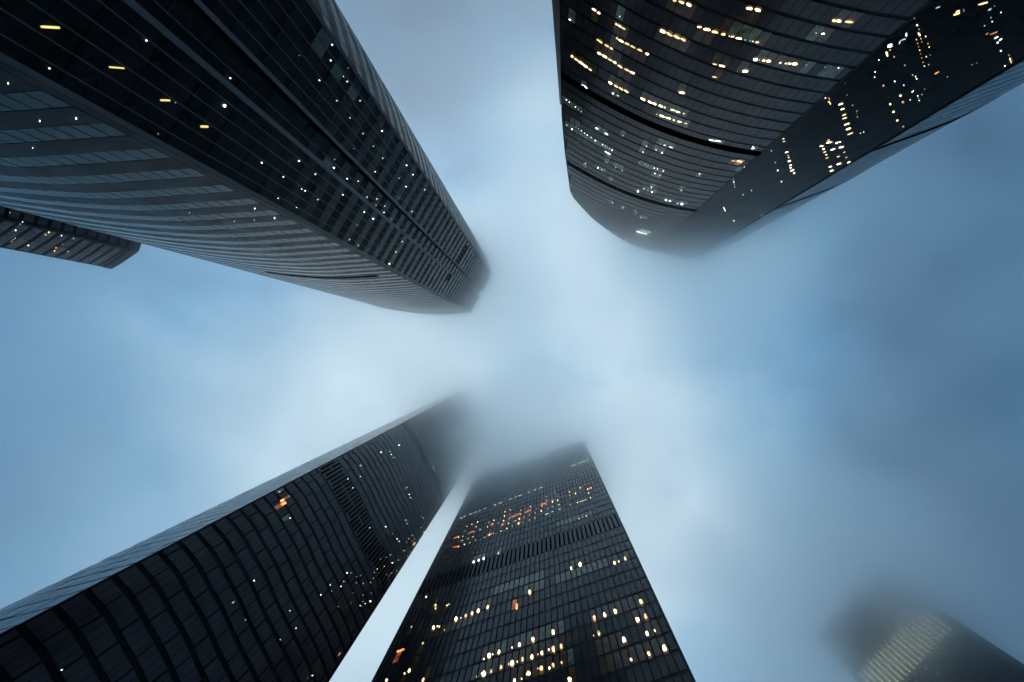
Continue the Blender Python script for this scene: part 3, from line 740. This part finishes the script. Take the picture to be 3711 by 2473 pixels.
for x, y, d in ((665, 978, 32), (708, 962, 14), (728, 968, 12), (908, 887, 36), (962, 874, 16), (1015, 850, 32), (1083, 822, 34), (1150, 798, 32), (1253, 757, 34), (686, 735, 24), (686, 770, 18), (810, 737, 10), (832, 725, 12), (1710, 595, 36), (1745, 1110, 42), (1597, 1163, 36), (1518, 1195, 14), (1268, 1283, 40), (1375, 1245, 34), (1210, 1320, 14), (1308, 1270, 14), (1212, 1480, 44), (1190, 1480, 20), (1290, 1453, 34), (1398, 1408, 38), (1520, 1365, 46), (1482, 1375, 20), (1632, 1327, 38), (1735, 1297, 38), (1703, 1475, 30), (1678, 1480, 14), (1575, 1350, 12), (1545, 1560, 36), (1622, 1535, 12), (400, 1447, 32), (350, 1478, 14), (552, 1548, 34), (155, 1550, 24), (548, 1147, 18), (784, 1005, 12), (424, 970, 14), (585, 645, 12), (1133, 1512, 12)):
    radial(T, 1350, 1950, 2.998, x, y, d)
for x, y, d in ((1100, 265, 20), (1155, 245, 20), (1208, 228, 22), (1368, 168, 22)):
    radial(T, 1350, 1950, 2.998, x, y, d, 'cool', 'glow_cool')
for e_ in eF[1:-1]: fin(front, e_, 0.07, 0.10, 'mullion', M['wall'], z1=ZC + ZT, tower=T)
# patches of dimly lit glass
def patch(T, ox, oy, s, x0, y0, x1, y1, kd, n=6, only=[0]):
    for i in range(n):
        h = T.cast(ox + (x0 + (x1 - x0) * i / (n - 1)) / s, oy + (y0 + (y1 - y0) * i / (n - 1)) / s, only)
        if not h: continue
        poly_, e_, fh_, zo_ = T.surf[h[3]]
        k = math.floor((h[1] - ZC - zo_) / fh_)
        for c in range(len(e_) - 1):
            if e_[c] <= h[4] < e_[c + 1] and (h[3], c, k) not in T.glow: T.glow[(h[3], c, k)] = kd
patch(T, 1900, 1950, 2.9985, 340, 490, 900, 290, 'glow_cool', 22)
patch(T, 1900, 1950, 2.9985, 80, 470, 190, 430, 'glow_cool', 5)
patch(T, 1900, 1950, 2.9985, 20, 590, 190, 530, 'glow_cool', 8)
patch(T, 1900, 1950, 2.9985, 20, 1130, 400, 980, 'glow_cool', 12)
patch(T, 1900, 1950, 2.9985, 20, 1320, 500, 1110, 'glow_warm', 12)
patch(T, 1900, 1950, 2.9985, 60, 1460, 500, 1340, 'glow_cool', 10)
patch(T, 1900, 1950, 2.9985, 730, 860, 1230, 700, 'glow_warm', 12)
patch(T, 1900, 1950, 2.9985, 780, 1200, 980, 1130, 'glow_warm', 6)
patch(T, 1900, 1950, 2.9985, 830, 1400, 1500, 1200, 'glow_warm', 16)
patch(T, 1350, 1950, 2.998, 1180, 1320, 1770, 1130, 'glow_cool', 14)
patch(T, 1350, 1950, 2.998, 1150, 1490, 1750, 1300, 'glow_cool', 16)
patch(T, 1350, 1950, 2.998, 1320, 610, 1780, 440, 'glow_cool', 12)
patch(T, 1350, 1950, 2.998, 640, 1000, 720, 970, 'glow_warm', 4)
patch(T, 1350, 1950, 2.998, 840, 920, 1270, 750, 'glow_warm', 12)
# glowing orange windows, low
T.lamp(1350 + 262 / 2.998, 1950 + 1245 / 2.998, 1350 + 350 / 2.998, 1950 + 1210 / 2.998, 9, 'orange', 'glow_orange', [0], sq=5)
T.lamp(1350 + 1566 / 2.998, 1950 + 785 / 2.998, 1350 + 1572 / 2.998, 1950 + 715 / 2.998, 9, 'orange', 'glow_orange', [0], sq=5)
# the lit floors high up
ox, oy, s = 1650, 1600, 3.92
for x, y, d in ((168, 1212, 14), (236, 1183, 16), (317, 1150, 20), (296, 1218, 14), (140, 1280, 14), (192, 1308, 14), (270, 1285, 20), (108, 1352, 14), (46, 1360, 26), (550, 1125, 18), (477, 1155, 10), (458, 1218, 18), (530, 1180, 28), (700, 1065, 20), (708, 1005, 16), (780, 975, 14), (776, 1040, 18), (768, 1098, 26), (688, 1130, 20), (670, 1192, 28), (755, 1168, 18), (734, 1243, 22), (812, 1208, 26), (545, 1310, 24), (486, 1333, 26), (652, 1278, 18), (900, 1170, 34), (925, 1035, 32), (910, 1105, 28), (842, 1060, 18), (980, 1082, 24), (967, 1160, 16), (1068, 983, 28), (1070, 930, 16), (994, 957, 14), (930, 982, 12), (1055, 1050, 26), (1052, 1120, 30), (1134, 1090, 28), (1138, 1020, 16), (1152, 960, 16), (1222, 992, 24), (1232, 920, 30), (1224, 875, 16), (1298, 902, 20), (1298, 845, 14), (1296, 788, 14), (1370, 760, 14), (1378, 818, 14), (1382, 865, 26), (1456, 842, 22), (1452, 788, 18), (1624, 722, 16), (1630, 775, 22), (1708, 745, 26), (1776, 664, 18), (1882, 685, 24), (1932, 665, 22), (1632, 908, 26), (1738, 873, 20), (1922, 805, 20), (1897, 740, 16), (208, 1443, 20), (130, 1468, 20), (288, 1408, 18), (45, 1500, 20)):
    radial(T, ox, oy, s, x, y, d * .72, 'amber', None, 1.3)
for x0, y0, x1, y1 in ((-30, 1385, 60, 1350), (-40, 1510, 70, 1490), (780, 1090, 940, 1020), (985, 1020, 1085, 970), (1210, 905, 1300, 880), (1875, 690, 1940, 660), (500, 1195, 550, 1165), (650, 1200, 700, 1170), (200, 1305, 280, 1280), (455, 1345, 530, 1310), (1365, 860, 1400, 840), (885, 1190, 925, 1150)):
    T.lamp(ox + x0 / s, oy + y0 / s, ox + x1 / s, oy + y1 / s, 24 / s, 'dimorange', None, [0], sq=4)
for a in ((65, 1097, 105, 1085), (118, 1075, 148, 1065), (258, 1020, 304, 1005), (328, 998, 368, 985), (402, 968, 448, 950), (543, 915, 583, 902), (613, 888, 662, 872), (760, 832, 802, 818), (850, 798, 872, 790), (896, 780, 944, 765), (1112, 702, 1152, 686), (1184, 673, 1238, 655), (1632, 360, 1722, 332), (1735, 322, 1902, 262), (195, 1045, 240, 1030), (1300, 968, 1330, 955), (1370, 942, 1398, 930), (1456, 910, 1486, 900), (1276, 1045, 1330, 1025), (1360, 1010, 1398, 998), (1465, 975, 1500, 962), (1760, 868, 1870, 828), (400, 1375, 440, 1358), (340, 1262, 365, 1252), (600, 1165, 625, 1155), (830, 1142, 870, 1128), (80, 1420, 115, 1408), (170, 1392, 195, 1380), (240, 1365, 265, 1355)):
    T.lamp(ox + a[0] / s, oy + a[1] / s, ox + a[2] / s, oy + a[3] / s, 8 / s, 'cool_dim', None, [0], sq=4)
for x, y in ((1762, 1103), (1812, 1085), (1862, 1065), (1046, 725), (1420, 735)):
    T.lamp(ox + x / s, oy + y / s, w=2.4, kind='cool', glow='glow_cool', only=[0])
patch(T, ox, oy, s, 1480, 1130, 1940, 1010, 'glow_cool', 14)
T.flush()

# ================================================================ 5. small tower behind, left edge
ZT = 150.0
T = Tower('small striped tower at left edge, half hidden behind the teal curved facade', 'skyscraper', ZT, ZT / F, (-1640, -420))
T.glow = {}
U = T.unit
Fq = [(-1575, -298), (-1545, -315), (-1510, -338), (-1476, -362), (-1463, -402), (-1466, -450), (-1490, -520)]
front = Poly([p * U for p in smooth(Fq[:4], 2)] + [Vector(p) * U for p in Fq[4:]])
poly = front.p + [Vector((-1700, -560)) * U, Vector((-1760, -380)) * U, Vector((-1700, -322.5)) * U]
T.solid(poly, [ZC + ZT] * len(poly), M['wall'])
fh = ZT / 45.0
T.grid(front, steps(front.len, 1.6, 0.3), range(25, 45), fh, 0, 0.30, 0.98, 0.08, 'sl_glass', tilt=0.006)
backw = Poly([Vector((-1700, -322.5)) * U, Vector((-1575, -298)) * U])
T.grid(backw, steps(backw.len, 1.6, 0.2), range(25, 45), fh, 0, 0.30, 0.98, 0.08, 'sl_glass', tilt=0.006)
T.add_strip(front, 0, front.len, ZC + ZT - 1.5, ZC + ZT + 1.5, 0.3, 'parapet', M['wall_soft'], n=24)
ox, oy, s = 0, 650, 3.795
for x, y, d, kd in ((165, 372, 20, 'amber'), (140, 368, 14, 'cool'), (365, 430, 18, 'amber'), (130, 458, 8, 'cool'), (303, 588, 14, 'cool'), (270, 613, 22, 'cool'), (208, 698, 24, 'cool'), (150, 850, 22, 'amber'), (178, 828, 22, 'amber'), (205, 808, 10, 'cool'), (382, 907, 24, 'cool'), (664, 725, 32, 'amber'), (622, 760, 22, 'warm'), (600, 748, 10, 'cool'), (840, 772, 20, 'cool'), (1003, 810, 22, 'cool'), (855, 891, 14, 'cool'), (762, 940, 34, 'amber'), (744, 981, 20, 'amber'), (930, 993, 10, 'cool'), (1090, 655, 20, 'cool')):
    T.lamp(ox + x / s, oy + y / s, ox + (x + d * .4) / s, oy + (y + d * .1) / s, d / s * .8, kd, 'glow_warm' if kd == 'amber' else None)
T.flush()

# ================================================================ 6. tower in the haze, lower right
ZB = 150.0
ZT = 172.0
T = Tower('hazy tower in lower right corner with one row of pale glowing fins', 'skyscraper', ZT, ZB / F, (1400, 1150))
T.glow = {}
U = T.unit
La, Ra = Vector((1131.5, 1188.4)), Vector((1402, 914))
front = Poly([La * U, Ra * U])
bk = Vector((0.71, 0.70)) * 330
poly = [La * U, Ra * U, (Ra + bk + Vector((40, -20))) * U, (La + bk) * U]
T.solid(poly, [ZC + ZT] * 4, M['wall_soft'])
fh = 3.6
eF = steps(front.len, 1.6, 0.3)
T.grid(front, eF, range(20, 47), fh, 0, 0.2, 0.95, 0.12, 'far_glass', tilt=0.004, skip=lambda k, c, s: ZB * .925 - 3 < (k * fh) < ZB)
nfin = 19
M['finl'] = emit('fin_light', (0.84, 0.92, 0.66), 1.25, 0.5)
M['fing'] = emit('fin_backlight', (0.95, 0.42, 0.16), 0.004, 0.9)
for i in range(nfin):
    s_ = front.len * (0.07 + 0.83 * i / (nfin - 1))
    T.add_strip(front, s_ - 0.14, s_ + 0.14, ZC + ZB * 0.925, ZC + ZB, 0.08, 'glowing_fin', M['finl'], n=1, proud=0.05)
T.add_strip(front, front.len * .06, front.len * .91, ZC + ZB * 0.925, ZC + ZB - 0.2, 0.04, 'backlit_panel', M['fing'], n=1, proud=0.0)
T.lamp(2700 + 1622 / 2.327, 1800 + 1490 / 2.327, 2700 + 1636 / 2.327, 1800 + 1502 / 2.327, 4, 'cool', None)
T.flush()

# ---------------------------------------------------------------- low cloud swallowing the tower tops
def cloud():
    m = bpy.data.materials.new('low_cloud_vapour'); m.use_nodes = True
    t = m.node_tree; t.nodes.clear()
    o = t.nodes.new('ShaderNodeOutputMaterial'); v = t.nodes.new('ShaderNodeVolumePrincipled')
    t.links.new(v.outputs[0], o.inputs['Volume'])
    v.inputs['Color'].default_value = (0.985, 0.995, 1.0, 1)
    v.inputs['Anisotropy'].default_value = 0.95
    g = t.nodes.new('ShaderNodeNewGeometry')
    sep = t.nodes.new('ShaderNodeSeparateXYZ'); t.links.new(g.outputs['Position'], sep.inputs[0])
    h = fmath('MAXIMUM', fmath('SUBTRACT', sep.outputs['Z'], 100.0, nt=t), 0.0, nt=t)
    nz = t.nodes.new('ShaderNodeTexNoise'); nz.inputs['Scale'].default_value = 0.019; nz.inputs['Detail'].default_value = 4.0; nz.inputs['Roughness'].default_value = 0.6
    t.links.new(g.outputs['Position'], nz.inputs['Vector'])
    nm = t.nodes.new('ShaderNodeMapRange'); nm.inputs[1].default_value = 0.32; nm.inputs[2].default_value = 0.68
    nm.inputs[3].default_value = 0.08; nm.inputs[4].default_value = 2.0
    t.links.new(nz.outputs['Fac'], nm.inputs[0])
    d = fmath('MULTIPLY', fmath('MULTIPLY', h, 2.0 / 24000.0, nt=t), nm.outputs[0], nt=t)
    wisps = [((68, -43, 182), 30, .045), ((88, -56, 172), 24, .025), ((46, -42, 192), 18, .025), ((-24, -28, 196), 24, .055),
             ((-34, 40, 230), 36, .012), ((-4, 47, 204), 32, .06), ((98, 80, 158), 34, .05), ((90, 76, 134), 36, .045)]
    for c_, r_, a_ in wisps:
        df = vmath('SUBTRACT', g.outputs['Position'], c_, nt=t).outputs[0]
        ln = vmath('LENGTH', df, nt=t).outputs['Value']
        q_ = fmath('SUBTRACT', 1.0, fmath('POWER', fmath('DIVIDE', ln, r_ * 1.5, nt=t), 2.0, nt=t), nt=t, clamp=True)
        d = fmath('ADD', d, fmath('MULTIPLY', fmath('MULTIPLY', q_, a_, nt=t), nm.outputs[0], nt=t), nt=t)
    t.links.new(d, v.inputs['Density'])
    return m
R_ = 520
vv = [(x, y, z) for z in (100, 335) for x, y in ((-R_, -R_), (R_, -R_), (R_, R_), (-R_, R_))]
cl = mesh_obj('low_cloud', vv, [(3, 2, 1, 0), (4, 5, 6, 7), (0, 1, 5, 4), (1, 2, 6, 5), (2, 3, 7, 6), (3, 0, 4, 7)], [cloud()])
cl['kind'] = 'stuff'
cl['label'] = 'pale blue low cloud swallowing the tops of the towers'
cl['category'] = 'cloud'
